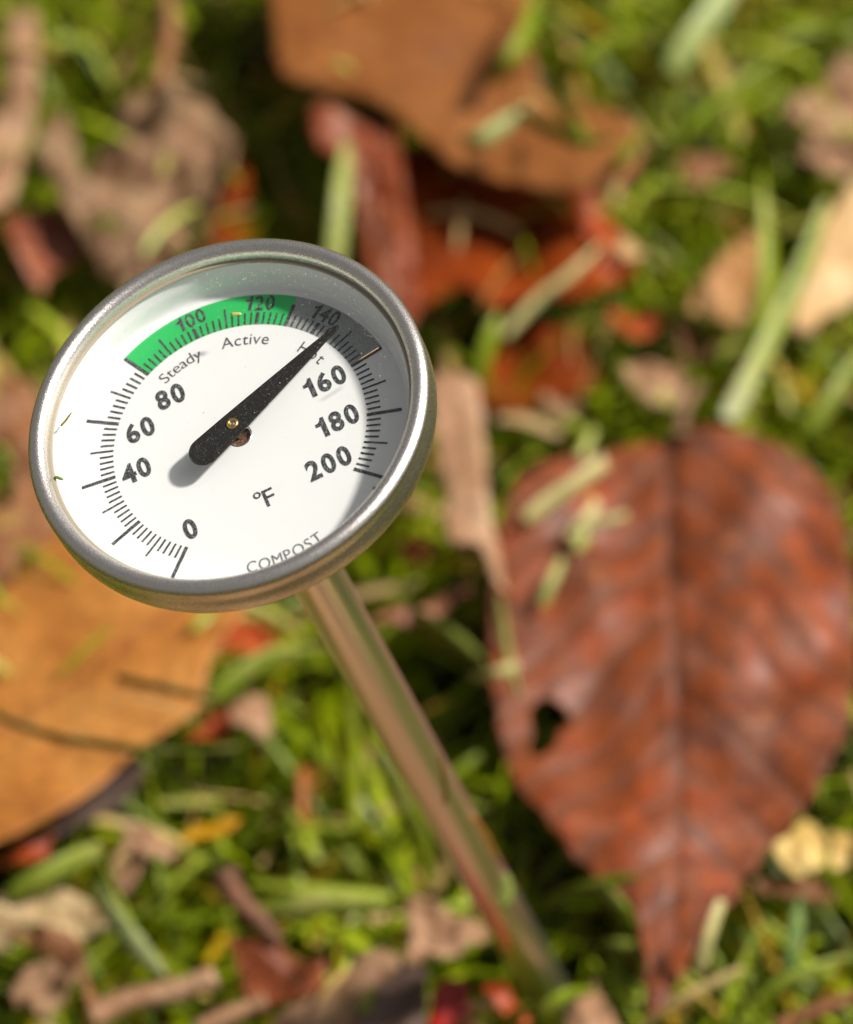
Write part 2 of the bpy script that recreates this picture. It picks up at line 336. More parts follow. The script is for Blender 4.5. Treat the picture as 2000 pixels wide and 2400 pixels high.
leaf('straw_leaf', [(-30, 2130), (60, 2085), (150, 2090), (240, 2120), (262, 2180), (200, 2210), (110, 2190), (20, 2220), (-40, 2200)], 6, leafmat('straw', [(170, 140, 96), (208, 182, 134), (216, 196, 156)], (170, 140, 100), .6, 80), 'straw coloured torn leaf at the lower left edge', crumple=3.4, cscale=12)
leaf('torn_leaf', [(30, 2340), (60, 2270), (110, 2215), (165, 2240), (190, 2300), (160, 2370), (90, 2395)], 7, beige, 'grey torn leaf in the bottom left corner', crumple=3.6, cscale=12)
leaf('side_leaf', [(10, 2190), (80, 2195), (180, 2200), (215, 2270), (230, 2350), (190, 2340), (160, 2260), (90, 2225)], 9, walnut, 'thin brown leaf bent over the grey torn one', crumple=2.4, cscale=12)
leaf('peach_leaf', [(540, 1665), (575, 1628), (620, 1632), (655, 1680), (630, 1722), (580, 1735), (545, 1710)], 7, pink, 'small peach leaf scrap right of the orange leaf', crumple=2, cscale=12)
leaf('flame_leaf', [(470, 1450), (520, 1440), (610, 1450), (660, 1480), (640, 1530), (560, 1540), (500, 1520)], 9, rust, 'rust orange scrap below the rim at the right end of the orange leaf', crumple=2, cscale=14)
leaf('russet_leaf', [(440, 1740), (470, 1690), (530, 1640), (560, 1640), (545, 1720), (500, 1760)], 5, rust, 'russet scrap between the orange leaf and the peach scrap', crumple=2, cscale=12)
leaf('auburn_leaf', [(880, 1460), (940, 1430), (1020, 1410), (1090, 1370), (1100, 1400), (1040, 1440), (960, 1470), (900, 1480)], 6, reddish, 'thin reddish leaf strip behind the upper stem', crumple=1.6, cscale=14)
leaf('gold_leaf', [(935, 1265), (985, 1258), (1015, 1290), (990, 1318), (945, 1310)], 4, rust, 'small glowing orange scrap right of the rim in shade', crumple=1.5, cscale=10)
leaf('cream_chip', [(1270, 930), (1310, 915), (1350, 945), (1345, 985), (1300, 980)], 4, beige, 'little cream chip between the rolled leaf and the red leaf', crumple=1.4, cscale=10)
leaf('ochre_leaf', [(420, 1950), (470, 1925), (560, 1920), (575, 1940), (520, 1965), (440, 1965)], 9, leafmat('ochre', [(200, 130, 20), (222, 172, 30)], None, .5, 60), 'mustard yellow leaf sliver in the grass left of the stem', crumple=1, cscale=14)
leaf('copper_leaf', [(700, 1800), (725, 1750), (740, 1830), (735, 1900), (705, 1930)], 4, leafmat('copper', [(150, 84, 30), (180, 110, 44)], None, .5, 60), 'narrow copper brown sliver left of the stem', crumple=1, cscale=14)
leaf('dusk_leaf', [(1100, 880), (1180, 780), (1290, 760), (1370, 800), (1400, 880), (1300, 930), (1180, 930)], -2, maroon, 'dim maroon leaf low in the grass right of the dial', crumple=3, cscale=18)
leaf('umber_leaf', [(560, 330), (600, 560), (540, 640), (470, 600), (500, 520), (530, 460)], 0, maroon, 'dark orange leaf edge beside the crumpled beige leaf', crumple=2, cscale=14)
leaf('ginger_leaf', [(420, 2560), (700, 2500), (1100, 2500), (1500, 2560), (1750, 2900), (1600, 3300), (1200, 3500), (700, 3400), (400, 3000)], 12, leafmat('ginger', [(120, 84, 58), (150, 108, 76), (164, 124, 92)], (130, 96, 66), .6, 40), 'big ginger leaf lying just below the bottom frame edge', cat='leaf', crumple=3, cscale=50, group=None)
rf = random.Random(4)     # unseen leaves added in front of the frame to warm the steel's reflections
LF = [(rf.uniform(-900, 2900), rf.uniform(2950, 5200), rf.uniform(230, 420), rf.random() * 6, i % 4) for i in range(16)]
for cx_, cy_, r_, a0_, kd in LF:
    rank = sorted(v[0] for v in LF if v[4] == kd).index(cx_)
    leaf('unseen_leaf', [(cx_ + r_ * (1 + .3 * math.sin(3 * q)) * math.cos(q), cy_ + .8 * r_ * (1 + .25 * math.sin(2 * q + a0_)) * math.sin(q)) for q in [k * math.pi / 6 for k in range(12)]], 12, [brown, beige, tan, pink][kd],
         ['leftmost', 'second from left', 'third from left', 'rightmost'][rank] + ' of the ' + ['plain brown', 'greyish beige', 'pale cream', 'pinkish'][kd] + ' leaves nearer than the bottom frame edge', crumple=4, cscale=30, spacing=3.5, group='unseen leaves added nearer than the frame')
stalk('twig', [A(215, 2385, 10), A(300, 2345, 11), A(400, 2325, 12), A(505, 2290, 14)], 2.0, 1.8, pink, label='straight brown twig near the bottom edge left of the rust leaf', cat='twig', group='dry twigs on the lawn')
stalk('twig', [A(460, 2420, 9), A(540, 2380, 9), A(625, 2345, 10)], 1.7, 1.4, pink, label='short twig below the rust leaf at the bottom edge', cat='twig', group='dry twigs on the lawn')
stalk('twig', [A(1820, 2410, 9), A(1910, 2370, 10), A(2020, 2330, 11)], 1.4, 1.2, walnut, label='brown twig in the bottom right corner', cat='twig', group='dry twigs on the lawn')
stalk('twig', [A(385, -30, 10), A(400, 60, 10), A(385, 150, 11), A(372, 240, 10)], 1.6, 1.8, walnut, label='brown twig standing above the crumpled beige leaf', cat='twig', group='dry twigs on the lawn')

# ================================================================== GRASS
def grassmat(name, stops, rough=.42, trans=.15, tint='tint'):
    m = M(name)
    at_ = m.n('ShaderNodeAttribute'); at_.attribute_name = tint
    c = m.ramp(at_.outputs['Fac'], [(p, lin(c)) for p, c in stops])
    f = m.noise(420, 3, .6)
    c = m.mix(m.ramp(f, [(.4, (0, 0, 0)), (.8, (.3, .3, .3))]), c, lin((60, 70, 20)))
    m.set(Base_Color=c, Roughness=rough, Specular_IOR_Level=.25)
    m.translucent(c, trans); return m.m
green = grassmat('grass', [(0, (50, 64, 0)), (.35, (92, 110, 0)), (.6, (146, 162, 0)), (.8, (172, 184, 34)), (.88, (190, 142, 20)), (1, (188, 154, 96))])
def strip(vs, fs, tn, P, wd, up, tint, taper=(1, .15), seg=None, vfold=.25):
    """one blade as a folded ribbon along world points P"""
    k0 = len(vs); n_ = len(P)
    for i, p in enumerate(P):
        d = (P[min(i + 1, n_ - 1)] - P[max(i - 1, 0)]).normalized()
        s = d.cross(up)
        s = s.normalized() if s.length > 1e-5 else Vector((1, 0, 0))
        nn = s.cross(d)
        f = i / (n_ - 1); wv = wd * (taper[0] if f < .7 else taper[0] + (taper[1] - taper[0]) * (f - .7) / .3) * .5
        if f < .15: wv *= .7 + 2 * f
        vs += [p - s * wv + nn * (wv * vfold), p, p + s * wv + nn * (wv * vfold)]; tn += [tint] * 3
    for i in range(n_ - 1):
        a = k0 + i * 3; fs += [(a, a + 1, a + 4, a + 3), (a + 1, a + 2, a + 5, a + 4)]
def under_leaf(x, y):
    h = 9
    for poly, cx, cy, z, g in LEAVES:
        if abs(x - cx) < .09 and abs(y - cy) < .1 and inside((x, y), poly): h = min(h, z + g[0] * (x - cx) + g[1] * (y - cy))
    return h
pits = [((1110, 1560), 60, 110, .02), ((700, 1600), 60, 60, .1), ((1180, 1290), 40, 60, .2), ((330, 2300), 50, 40, .1), ((1250, 2250), 60, 120, .02), ((160, 560), 40, 40, .3), ((1170, 1600), 60, 140, .02), ((900, 1640), 50, 60, .1), ((560, 520), 60, 60, .05), ((1320, 2350), 75, 75, .06), ((590, 120), 115, 150, .02), ((690, 245), 110, 45, .1), ((590, 480), 80, 90, .25), ((1060, 430), 170, 80, .02), ((1210, 1960), 70, 150, .1), ((1360, 2240), 130, 90, .08), ((1080, 1380), 80, 60, .15), ((1100, 1680), 60, 130, .25),
        ((1030, 1560), 60, 90, .3), ((700, 1640), 70, 70, .3), ((1200, 1020), 130, 60, .2), ((480, 2230), 60, 60, .3), ((340, 2260), 50, 60, .4), ((760, 1550), 60, 50, .4), ((1850, 300), 40, 60, .4), ((560, 2200), 50, 50, .5), ((1130, 1000), 40, 160, .3)]
PW = []
for (px, py), rx, ry, dn in pits:
    c = at(px, py, mm(BASE * .6)); PW.append((c.x, c.y, rx / 13500, ry / 11000, dn))
def dens(x, y):
    d = 1
    for cx, cy, rx, ry, dn in PW:
        if ((x - cx) / rx) ** 2 + ((y - cy) / ry) ** 2 < 1: d = min(d, dn)
    return d
def hcap(x, y):
    d = 1
    for cx, cy, rx, ry, dn in PW:
        r = math.sqrt(((x - cx) / rx) ** 2 + ((y - cy) / ry) ** 2)
        if r < 1.7 and dn < .35: d = min(d, .15 + .85 * max(0, (r - .9) / .8))
    return d
vs = []; fs = []; tn = []
rg = random.Random(11)
UPV = Vector((0, 0, 1))
def blade(x, y, hmax, rg):
    az = rg.uniform(0, 2 * math.pi); ln = rg.uniform(26, 58); lean = rg.uniform(.15, 1.3); wd = rg.uniform(.8, 2.3)
    P = []; p = Vector((x, y, -.002)); k = 6
    for i in range(k + 1):
        P.append(p.copy())
        a = .1 + lean * (.55 + .45 * i / k)
        p = p + Vector((math.cos(az) * math.sin(a), math.sin(az) * math.sin(a), math.cos(a))) * mm(ln / k)
    top = max(q.z for q in P)
    q_ = Vector((x * 95, y * 95, 2)); cl = noise.noise(q_) + .5 * noise.noise(q_ * 2.3)
    lim = min(hmax - .004, mm(BASE + 6) * min(1, max(.35, .9 + 1.1 * cl)) * hcap(x, y))
    if top > lim:
        s = max(.05, lim / top)
        for q in P: q.z *= s
    g = noise.noise(Vector((x * 25, y * 25, 5))) * .25
    t = min(1, max(0, rg.gauss(.5 + g, .2)))
    if rg.random() < .1: t = rg.uniform(.85, 1)
    strip(vs, fs, tn, P, mm(wd), Vector((math.sin(az), -math.cos(az), .3)).cross(UPV) if False else UPV if lean > .7 else Vector((math.cos(az + 1.2), math.sin(az + 1.2), .2)), t)
n_in = 22000
tx = ty = 0
for i in range(n_in):
    if i % 5 == 0: tx = rg.uniform(-.13, .13); ty = rg.uniform(.23, .70)
    x = tx + rg.gauss(0, .0022); y = ty + rg.gauss(0, .0022)
    if rg.random() > dens(x, y): continue
    if noise.noise(Vector((x * 110, y * 110, 8))) < -.1 and rg.random() < .93: continue
    h = under_leaf(x, y)
    if h < 8 and rg.random() < .75: continue
    blade(x, y, h, rg)
for i in range(10000):
    x = rg.uniform(-.55, .55); y = rg.uniform(-.1, 1.1)
    if abs(x) < .125 and .23 < y < .70: continue
    blade(x, y, 9, rg)
me = mesh('grass', vs, fs); a_ = me.attributes.new('tint', 'FLOAT', 'POINT'); a_.data.foreach_set('value', tn)
tag(link('grass', me, green), 'dense mown lawn grass around the leaves', 'grass', kind='stuff')

# loose clippings lying on top of the grass
vs = []; fs = []; tn = []
for i in range(2700):
    x = rg.uniform(-.13, .13); y = rg.uniform(.22, .70)
    if rg.random() > dens(x, y) + .02 or hcap(x, y) < .75: continue
    if noise.noise(Vector((x * 95, y * 95, 2))) < -.05 and rg.random() < .9: continue
    ul = under_leaf(x, y)
    if ul < 8 and (rg.random() < .68 or inside((x, y), LEAVES[0][0])): continue
    az = rg.uniform(0, math.pi); ln = mm(rg.uniform(5, 34)); z = mm(BASE + rg.uniform(-14, 4)); tl = rg.gauss(0, .3); wd = mm(rg.uniform(.6, 2.4)); b = rg.uniform(-.25, .25)
    if ul < 8: z = ul + .0035; tl *= .2; ln *= .6; wd *= .7
    d = Vector((math.cos(az), math.sin(az), tl)).normalized(); sd = Vector((-d.y, d.x, 0))
    P = [Vector((x, y, z)) + d * ln * (k / 5 - .5) + sd * ln * b * (k / 5 - .5) ** 2 - UPV * ln * .4 * (k / 5 - .5) ** 2 for k in range(6)]
    t = rg.gauss(.55, .2)
    if rg.random() < .2: t = rg.uniform(.84, 1)
    strip(vs, fs, tn, P, wd, (UPV + Vector((rg.gauss(0, .4), rg.gauss(0, .4), 0))).normalized(), min(1, max(0, t)), (1, .6))
me = mesh('clippings', vs, fs); a_ = me.attributes.new('tint', 'FLOAT', 'POINT'); a_.data.foreach_set('value', tn)
tag(link('grass_clippings', me, grassmat('clippings', [(0, (78, 92, 0)), (.4, (124, 140, 0)), (.65, (162, 176, 34)), (.82, (178, 188, 90)), (.9, (196, 158, 90)), (1, (206, 172, 122))], .36, .15)), 'loose cut grass clippings strewn over the lawn', 'clippings', kind='stuff')

# single blades one can tell apart
def ribbon(label, path, wpx, cols, cat='grass blade', name='grass_strand', group='single grass blades in the lawn', roll=.45, taper=(1, .1)):
    key = 'blade_' + '_'.join(str(int(v)) for v in cols[0] + cols[-1])
    if key not in _lm:
        m = M(key); at_ = m.n('ShaderNodeAttribute'); at_.attribute_name = 'tint'
        c = m.ramp(at_.outputs['Fac'], [(i / max(1, len(cols) - 1), lin(c)) for i, c in enumerate(cols)])
        c = m.mix(m.ramp(m.noise(500, 3), [(.42, (0, 0, 0)), (.7, (.5, .5, .5))]), c, tuple(v * .45 for v in lin(cols[0])))
        c = m.mix(m.ramp(m.noise(170, 3), [(.5, (0, 0, 0)), (.7, (.5, .5, .5))]), c, lin((190, 180, 110)))
        m.set(Base_Color=c, Roughness=.42, Specular_IOR_Level=.3); m.translucent(c, .15); _lm[key] = m.m
    pts = [A(*p) for p in path]; ctr = [pts[0]] + pts + [pts[-1]]; P = []
    for i in range(len(pts) - 1):
        p0, p1, p2, p3 = ctr[i:i + 4]
        for j in range(6):
            t = j / 6; P.append(.5 * (2 * p1 + (p2 - p0) * t + (2 * p0 - 5 * p1 + 4 * p2 - p3) * t * t + (3 * p1 - p0 - 3 * p2 + p3) * t ** 3))
    P.append(pts[-1].copy())
    d = (P[-1] - P[0]).normalized(); view = (CL - P[0]).normalized()
    up = Matrix.Rotation(roll, 3, d) @ view
    vs, fs, tn = [], [], []
    o3 = P[0].copy(); dist = (CL - o3).length
    strip(vs, fs, tn, [p - o3 for p in P], .82 * wpx / F * dist, up, 0, taper)
    tn = [(i // 3) / (len(P) - 1) for i in range(len(vs))]
    me = mesh(name, vs, fs); a_ = me.attributes.new('tint', 'FLOAT', 'POINT'); a_.data.foreach_set('value', tn)
    o = link(name, me, _lm[key]); o.location = o3
    md = o.modifiers.new('thickness', 'SOLIDIFY'); md.thickness = mm(.2); md.offset = 0
    return tag(o, label, cat, group)
G1 = ((116, 130, 0), (142, 154, 8)); G2 = ((236, 236, 196), (168, 178, 80), (124, 140, 8), (132, 146, 10)); G3 = ((156, 172, 92), (186, 196, 140)); G4 = ((120, 140, 20), (140, 156, 30))
G5 = ((116, 132, 30), (150, 160, 66)); DK = ((66, 76, 14), (84, 92, 20)); SW = ((196, 184, 120), (214, 202, 140)); OL = ((150, 160, 80), (160, 166, 90)); FR = ((98, 112, 0), (124, 134, 6))
ribbon('tall upright green blade on the right, the left one of the V pair', [(1750, 930, 4), (1778, 800, 12), (1796, 620, 20), (1786, 400, 26)], 56, G1)
ribbon('tall blade with a white base crossing the other one of the V pair', [(1700, 985, 6), (1752, 890, 10), (1828, 740, 14), (1890, 600, 18), (1936, 470, 22)], 62, G2, taper=(1, .4))
ribbon('wide pale green blade at the top right', [(1570, 170, 8), (1620, 90, 12), (1680, 10, 14), (1740, -80, 14)], 74, G3, taper=(1, .5))
ribbon('long yellow green blade slanting below the wide pale one', [(1600, 310, 5), (1700, 230, 8), (1830, 130, 10)], 46, G4)
ribbon('yellow green blade crossing the lower right of the brown leaf', [(1300, 190, 21), (1350, 150, 29), (1430, 100, 31), (1520, 90, 29)], 48, G4)
ribbon('green blade with a bent end right above the stalk of the red leaf', [(1380, 790, 6), (1450, 880, 8), (1530, 985, 9)], 44, FR)
ribbon('yellow green blade just right of the upper dial rim', [(1118, 900, 4), (1138, 820, 10), (1168, 730, 14)], 50, G4)
ribbon('bright vertical blade left of the stem middle', [(818, 1560, 4), (822, 1680, 10), (826, 1800, 12), (832, 1950, 10)], 52, G1, taper=(1, .6))
ribbon('broad green blade pointing at the stem from the orange leaf', [(500, 1640, 12), (560, 1580, 14), (640, 1535, 14), (750, 1520, 10)], 58, G5)
ribbon('dark green grass stem lying across the orange leaf', [(-40, 1660, 26), (80, 1712, 28), (200, 1738, 30), (400, 1762, 30), (570, 1750, 20)], 26, DK, taper=(1, .7))
ribbon('thin dull brown strip lying on the orange leaf', [(270, 1588, 28), (340, 1602, 30), (420, 1618, 31), (500, 1640, 26)], 30, ((120, 84, 30), (128, 92, 34)), taper=(1, .7))  # narrow brown strip, darker than the leaf around it
ribbon('long pale grey green blade in the lower left grass', [(222, 2080, 10), (265, 2140, 12), (320, 2210, 12), (385, 2290, 8)], 60, G3, taper=(1, .5))
ribbon('wide flat green blade at the left below the brick leaf', [(20, 2105, 8), (110, 2045, 11), (235, 1985, 8)], 66, G5, taper=(1, .6))
ribbon('widest bright green blade left of the stem foot', [(550, 2160, 7), (660, 2128, 10), (770, 2114, 10), (890, 2120, 6)], 72, G5, taper=(1, .6))
ribbon('green blade arching from the stem foot onto the red leaf tip', [(1238, 2140, 6), (1330, 2095, 14), (1420, 2068, 18), (1500, 2052, 20)], 44, FR)
ribbon('short green blade bending down beside the red leaf tip', [(1410, 2075, 18), (1455, 2120, 18), (1490, 2180, 14)], 42, G4)
ribbon('green blade reaching from the stem to the left side of the red leaf', [(945, 1425, 5), (1010, 1455, 10), (1070, 1495, 12), (1145, 1555, 10)], 40, G5)
ribbon('slanting green blade at the right edge beyond the white base', [(1890, 1020, 6), (1950, 930, 10), (2040, 800, 12)], 48, G5)
ribbon('green blade lying under the tall V pair', [(1500, 728, 5), (1590, 735, 8), (1680, 762, 8), (1790, 800, 4)], 38, FR)
ribbon('long dry straw blade slanting over the rusty leaf', [(1180, 790, 8), (1260, 700, 11), (1340, 640, 13), (1410, 570, 14)], 30, SW, group='dry straw blades', cat='straw')
ribbon('pale straw strip lying near the top of the red leaf', [(1228, 1218, 16), (1290, 1170, 17), (1350, 1130, 18), (1418, 1080, 18)], 50, SW, group='dry straw blades', cat='straw', taper=(1, .9))
ribbon('longest arm of the little straw star on the red leaf', [(1330, 1260, 16), (1380, 1210, 17), (1395, 1170, 17)], 34, SW, group='dry straw blades', cat='straw', taper=(1, .7))
ribbon('straw arm pointing right in the little star on the red leaf', [(1345, 1245, 16), (1400, 1228, 17), (1468, 1208, 17)], 34, SW, group='dry straw blades', cat='straw', taper=(1, .8))
ribbon('green straw arm of the little star pointing down', [(1350, 1290, 15), (1372, 1250, 16), (1384, 1220, 16)], 36, ((170, 176, 90), (190, 190, 100)), group='dry straw blades', cat='straw', taper=(1, .8))
ribbon('olive blade lying along the left edge of the red leaf', [(1168, 1400, 14), (1180, 1470, 16), (1196, 1560, 16), (1222, 1640, 14)], 30, OL)
ribbon('short pale yellow clipping at the left edge of the red leaf', [(1110, 1590, 12), (1160, 1578, 16), (1215, 1560, 16)], 38, SW, group='dry straw blades', cat='straw', taper=(1, .8))
ribbon('green olive clipping in the upper left notch of the red leaf', [(1270, 1420, 14), (1290, 1370, 16), (1318, 1310, 16)], 30, OL, taper=(1, .7))
ribbon('straight straw stalk crossing the tip of the red leaf', [(1638, 2280, 12), (1662, 2190, 18), (1690, 2110, 20)], 34, SW, group='dry straw blades', cat='straw', taper=(1, .8))
ribbon('long thin straw running up from the bottom beside the leaf tip', [(1490, 2420, 6), (1600, 2340, 12), (1740, 2270, 12)], 28, ((180, 150, 90), (190, 166, 110)), group='dry straw blades', cat='straw', taper=(1, .7))
ribbon('pale olive blade standing beside the narrow red leaf', [(775, 660, 15), (790, 540, 21), (800, 440, 24), (812, 335, 23)], 58, OL, taper=(1, .5))
ribbon('olive blade hanging over the right edge of the brown leaf', [(1150, 190, 29), (1200, 130, 35), (1240, 50, 35), (1260, -40, 31)], 50, G4)
ribbon('green blade lying along the right lobe of the brown leaf', [(1210, 260, 33), (1290, 300, 37), (1370, 330, 37), (1450, 320, 31)], 46, FR)
ribbon('short yellow green blade tucked over the lobe of the brown leaf', [(1300, 240, 31), (1350, 290, 37), (1375, 360, 35)], 40, G4)
ribbon('grass blade over the tip of the brown leaf lobe', [(1420, 430, 25), (1455, 370, 37), (1520, 300, 31)], 44, FR)
ribbon('grass blade bent over the foot of the stem', [(1230, 2420, 10), (1270, 2370, 16), (1330, 2330, 18), (1400, 2320, 12)], 42, G4)
ribbon('green blade standing left of the stem foot', [(1170, 2450, 8), (1190, 2400, 16), (1240, 2350, 22)], 40, FR)
ribbon('pale mint clipping on the lower edge of the brown leaf', [(1085, 335, 33), (1130, 322, 35), (1180, 290, 35), (1240, 250, 33)], 46, G3, taper=(1.1, .4))
ribbon('grey green blade upright in the bottom right grass', [(1850, 2290, 4), (1860, 2220, 8), (1872, 2110, 12)], 50, ((96, 124, 60), (110, 138, 70)))
ribbon('grey green blade lying low in the bottom right grass', [(1790, 2330, 6), (1860, 2290, 8), (1990, 2240, 8)], 44, G5)
ribbon('pale green clipping in the dark gap by the red leaf tip', [(1410, 2222, 4), (1450, 2215, 6), (1500, 2222, 6)], 40, G5, taper=(1, .8))
ribbon('wide light green blade right of the narrow copper sliver', [(880, 1740, 6), (930, 1850, 10), (985, 1960, 8), (1010, 2080, 4)], 46, FR)
ribbon('deep green blade left of the lower stem', [(960, 1850, 5), (900, 1760, 9), (860, 1700, 8)], 40, FR)

# ================================================================== THERMOMETER
nC = Vector((-0.24086204, 0.49619479, 0.83413201)).normalized()
uC = Vector((0, 1, 0)).cross(nC).normalized(); vC = nC.cross(uC)
ca, sa = math.cos(R(29.2)), math.sin(R(29.2))
X = CR @ (uC * ca + vC * sa); Y = CR @ (-uC * sa + vC * ca); N = CR @ nC
lipc = CL + CR @ Vector((-.02387956, .01170650, -.427))
L0 = (lipc.z - mm(BASE * .0)) / N.z                  # lip centre to the soil along the stem
base = lipc - N * L0
T = bpy.data.objects.new('compost_thermometer', None); COL.objects.link(T)
T.matrix_world = Matrix(((X.x, Y.x, N.x, base.x), (X.y, Y.y, N.y, base.y), (X.z, Y.z, N.z, base.z), (0, 0, 0, 1)))
T.empty_display_size = .02
tag(T, 'round steel compost thermometer on a long stem pushed into the lawn', 'thermometer')
Z0 = L0 * 1000          # lip plane in local mm; dial plate 4.91 below
ZD = Z0 - 4.91
def local(name, vs, fs, mat, parent, smooth=True):
    me = mesh(name, [(mm(x), mm(y), mm(z - ZD)) for x, y, z in vs], fs, smooth)
    o = bpy.data.objects.new(name, me); COL.objects.link(o); me.materials.append(mat); o.parent = parent
    if parent is T: o.location = (0, 0, mm(ZD))
    return o
def lathe(name, prof, mat, parent, seg=256, cap0=False):
    vs = []; fs = []; k = len(prof)
    for i in range(seg):
        a = 2 * math.pi * i / seg; c, s = math.cos(a), math.sin(a)
        vs += [(r * c, r * s, z) for r, z in prof]
    for i in range(seg):
        j = (i + 1) % seg
        for q in range(k - 1): fs.append((i * k + q, i * k + q + 1, j * k + q + 1, j * k + q))
    if cap0: fs.append(tuple(i * k for i in range(seg)))
    return local(name, vs, fs, mat, parent)
def arc(cr, cz, r, a0, a1, n_=12):
    return [(cr + r * math.cos(R(a0 + (a1 - a0) * i / n_)), cz + r * math.sin(R(a0 + (a1 - a0) * i / n_))) for i in range(n_ + 1)]

# steel: bead blasted grain on the case, finer on the stem
m = M('brushed_steel')
g = m.noise(7500, 2, .6); g2 = m.noise(600, 4, .6)
m.set(Base_Color=m.mix(g2, (.82, .75, .69), (.92, .86, .81)), Metallic=1.0, Roughness=m.ramp(g, [(.3, (.22, .22, .22)), (.7, (.36, .36, .36))]))
m.bump(g, .6, .00007)
steel = m.m
m = M('polished_steel')
g = m.noise(2500, 3, .7)
m.set(Base_Color=(.88, .83, .78), Metallic=1.0, Roughness=.3); m.bump(g, .15, .00004)
steel2 = m.m

z = Z0
prof = [(22.75, z - .9), (22.8, z - .1)] + arc(23.95, z + .15, 1.15, 172, 20, 18) + [(25.07, z + .1), (24.98, z - .5), (24.86, z - 1.0), (24.86, z - 1.3), (24.98, z - 1.8), (25.06, z - 2.4), (25.05, z - 3.4), (24.9, z - 4.0), (24.5, z - 4.5)]
bez = lathe('bezel', prof, steel, T)
lathe('case', [(24.48, z - 4.45), (24.1, z - 5.2), (22.5, z - 6.2), (19, z - 6.8), (8, z - 7.1), (6.2, z - 7.3), (5.6, z - 8.2), (5.3, z - 11.5), (4.9, z - 12), (3.4, z - 12.1)], steel, T)
lathe('stem', [(3.5, z - 12), (3.5, z - 60), (3.5, z - 120), (3.5, -10), (2.6, -18), (.4, -24)], steel2, T, 64)

# cup wall, gasket, plate
m = M('white_enamel'); m.set(Base_Color=m.mix(m.noise(250, 3), (.87, .868, .862), (.84, .842, .838)), Roughness=.42)
white = m.m
plate = lathe('dial_plate', [(1.6, ZD), (12, ZD), (21.0, ZD)], white, T)
lathe('inner_wall', [(21.0, ZD), (21.35, ZD + .12), (21.6, ZD + .45), (21.75, ZD + 1.0), (21.9, ZD + 2.0), (22.15, ZD + 2.9), (22.5, ZD + 3.6), (22.6, ZD + 4.1)], white, T)
m = M('rubber_gasket'); m.set(Base_Color=(.42, .36, .26), Roughness=.45)
lathe('gasket', [(22.6, z - .85), (22.35, z - .8), (22.3, z - .62), (22.45, z - .5), (22.8, z - .45)], m.m, T)
# lens
m = M('clear_glass')
fr = m.n('ShaderNodeFresnel'); ge = m.n('ShaderNodeNewGeometry')      # the same reflectance from either side of a thin pane
mr = m.n('ShaderNodeMapRange'); mr.inputs['To Min'].default_value = 1.5; mr.inputs['To Max'].default_value = 1 / 1.5
m.l(ge.outputs['Backfacing'], mr.inputs['Value']); m.l(mr.outputs[0], fr.inputs['IOR'])
tr = m.n('ShaderNodeBsdfTransparent'); tr.inputs['Color'].default_value = (.985, .99, .985, 1)
gl = m.n('ShaderNodeBsdfGlossy'); gl.inputs['Roughness'].default_value = .04
mx = m.n('ShaderNodeMixShader'); m.l(fr.outputs[0], mx.inputs[0]); m.l(tr.outputs[0], mx.inputs[1]); m.l(gl.outputs[0], mx.inputs[2]); m.l(mx.outputs[0], m.out.inputs['Surface'])
lathe('lens', [(0.0, z - .05), (12, z - .1), (20, z - .28), (22.78, z - .38), ], m.m, T, 192)
# hub hole under the pointer
m = M('rusty_hub'); a = m.noise(2600, 5, .7)
m.set(Base_Color=m.ramp(a, [(.35, (.10, .035, .012)), (.5, (.24, .10, .04)), (.68, (.42, .36, .32))]), Metallic=.4, Roughness=.5); m.bump(a, .8, .0001)
lathe('hub', [(0, ZD - .45), (1.3, ZD - .45), (1.38, ZD - .2)], m.m, T, 64)
m = M('bright_metal'); m.set(Base_Color=(.75, .74, .72), Metallic=1.0, Roughness=.25)
lathe('hub_rim', [(1.36, ZD - .3), (1.42, ZD + .02), (1.58, ZD + .03), (1.62, ZD - .02)], m.m, T, 64)

# inks
def ink(name, col, sp=.62, hi=(.46, .47, .48), sc=8000):
    m = M(name); a = m.noise(sc, 3, .75)
    b = m.ramp(a, [(sp - .03, (0, 0, 0)), (sp + .03, (1, 1, 1))])
    m.set(Base_Color=m.mix(b, col, hi), Roughness=.5); return m.m
black = ink('black_ink', (.026, .029, .032), .59)
thin = ink('thin_ink', (.05, .055, .06), .60)
greyink = ink('grey_ink', (.13, .14, .15), .58)
greenink = ink('green_ink', (.022, .50, .12), .62, (.14, .62, .22), 8000)
zoneink = ink('zone_ink', (.25, .265, .26), .54, (.48, .49, .48), 7000)
def th(t): return R(-133.5 - 1.365 * t)
def sector(r0, r1, a0, a1, z_, n_=96):
    vs = []; fs = []
    for i in range(n_ + 1):
        a = a0 + (a1 - a0) * i / n_
        vs += [(r0 * math.cos(a), r0 * math.sin(a), z_), (r1 * math.cos(a), r1 * math.sin(a), z_)]
    for i in range(n_): fs.append((2 * i, 2 * i + 1, 2 * i + 3, 2 * i + 2))
    return vs, fs
def sub(name, vs, fs, mat):   # printed on the plate: a sub-part of it
    me = mesh(name, [(mm(x), mm(y), mm(z_ - ZD)) for x, y, z_ in vs], fs, False)
    o = bpy.data.objects.new(name, me); COL.objects.link(o); me.materials.append(mat); o.parent = plate; return o
v, f = sector(16.0, 20.4, th(80), th(130), ZD + .02); sub('green_zone', v, f, greenink)
v, f = sector(16.0, 20.4, th(130), th(160), ZD + .02); sub('grey_zone', v, f, zoneink)
vs, fs = [], []
rt = random.Random(3)
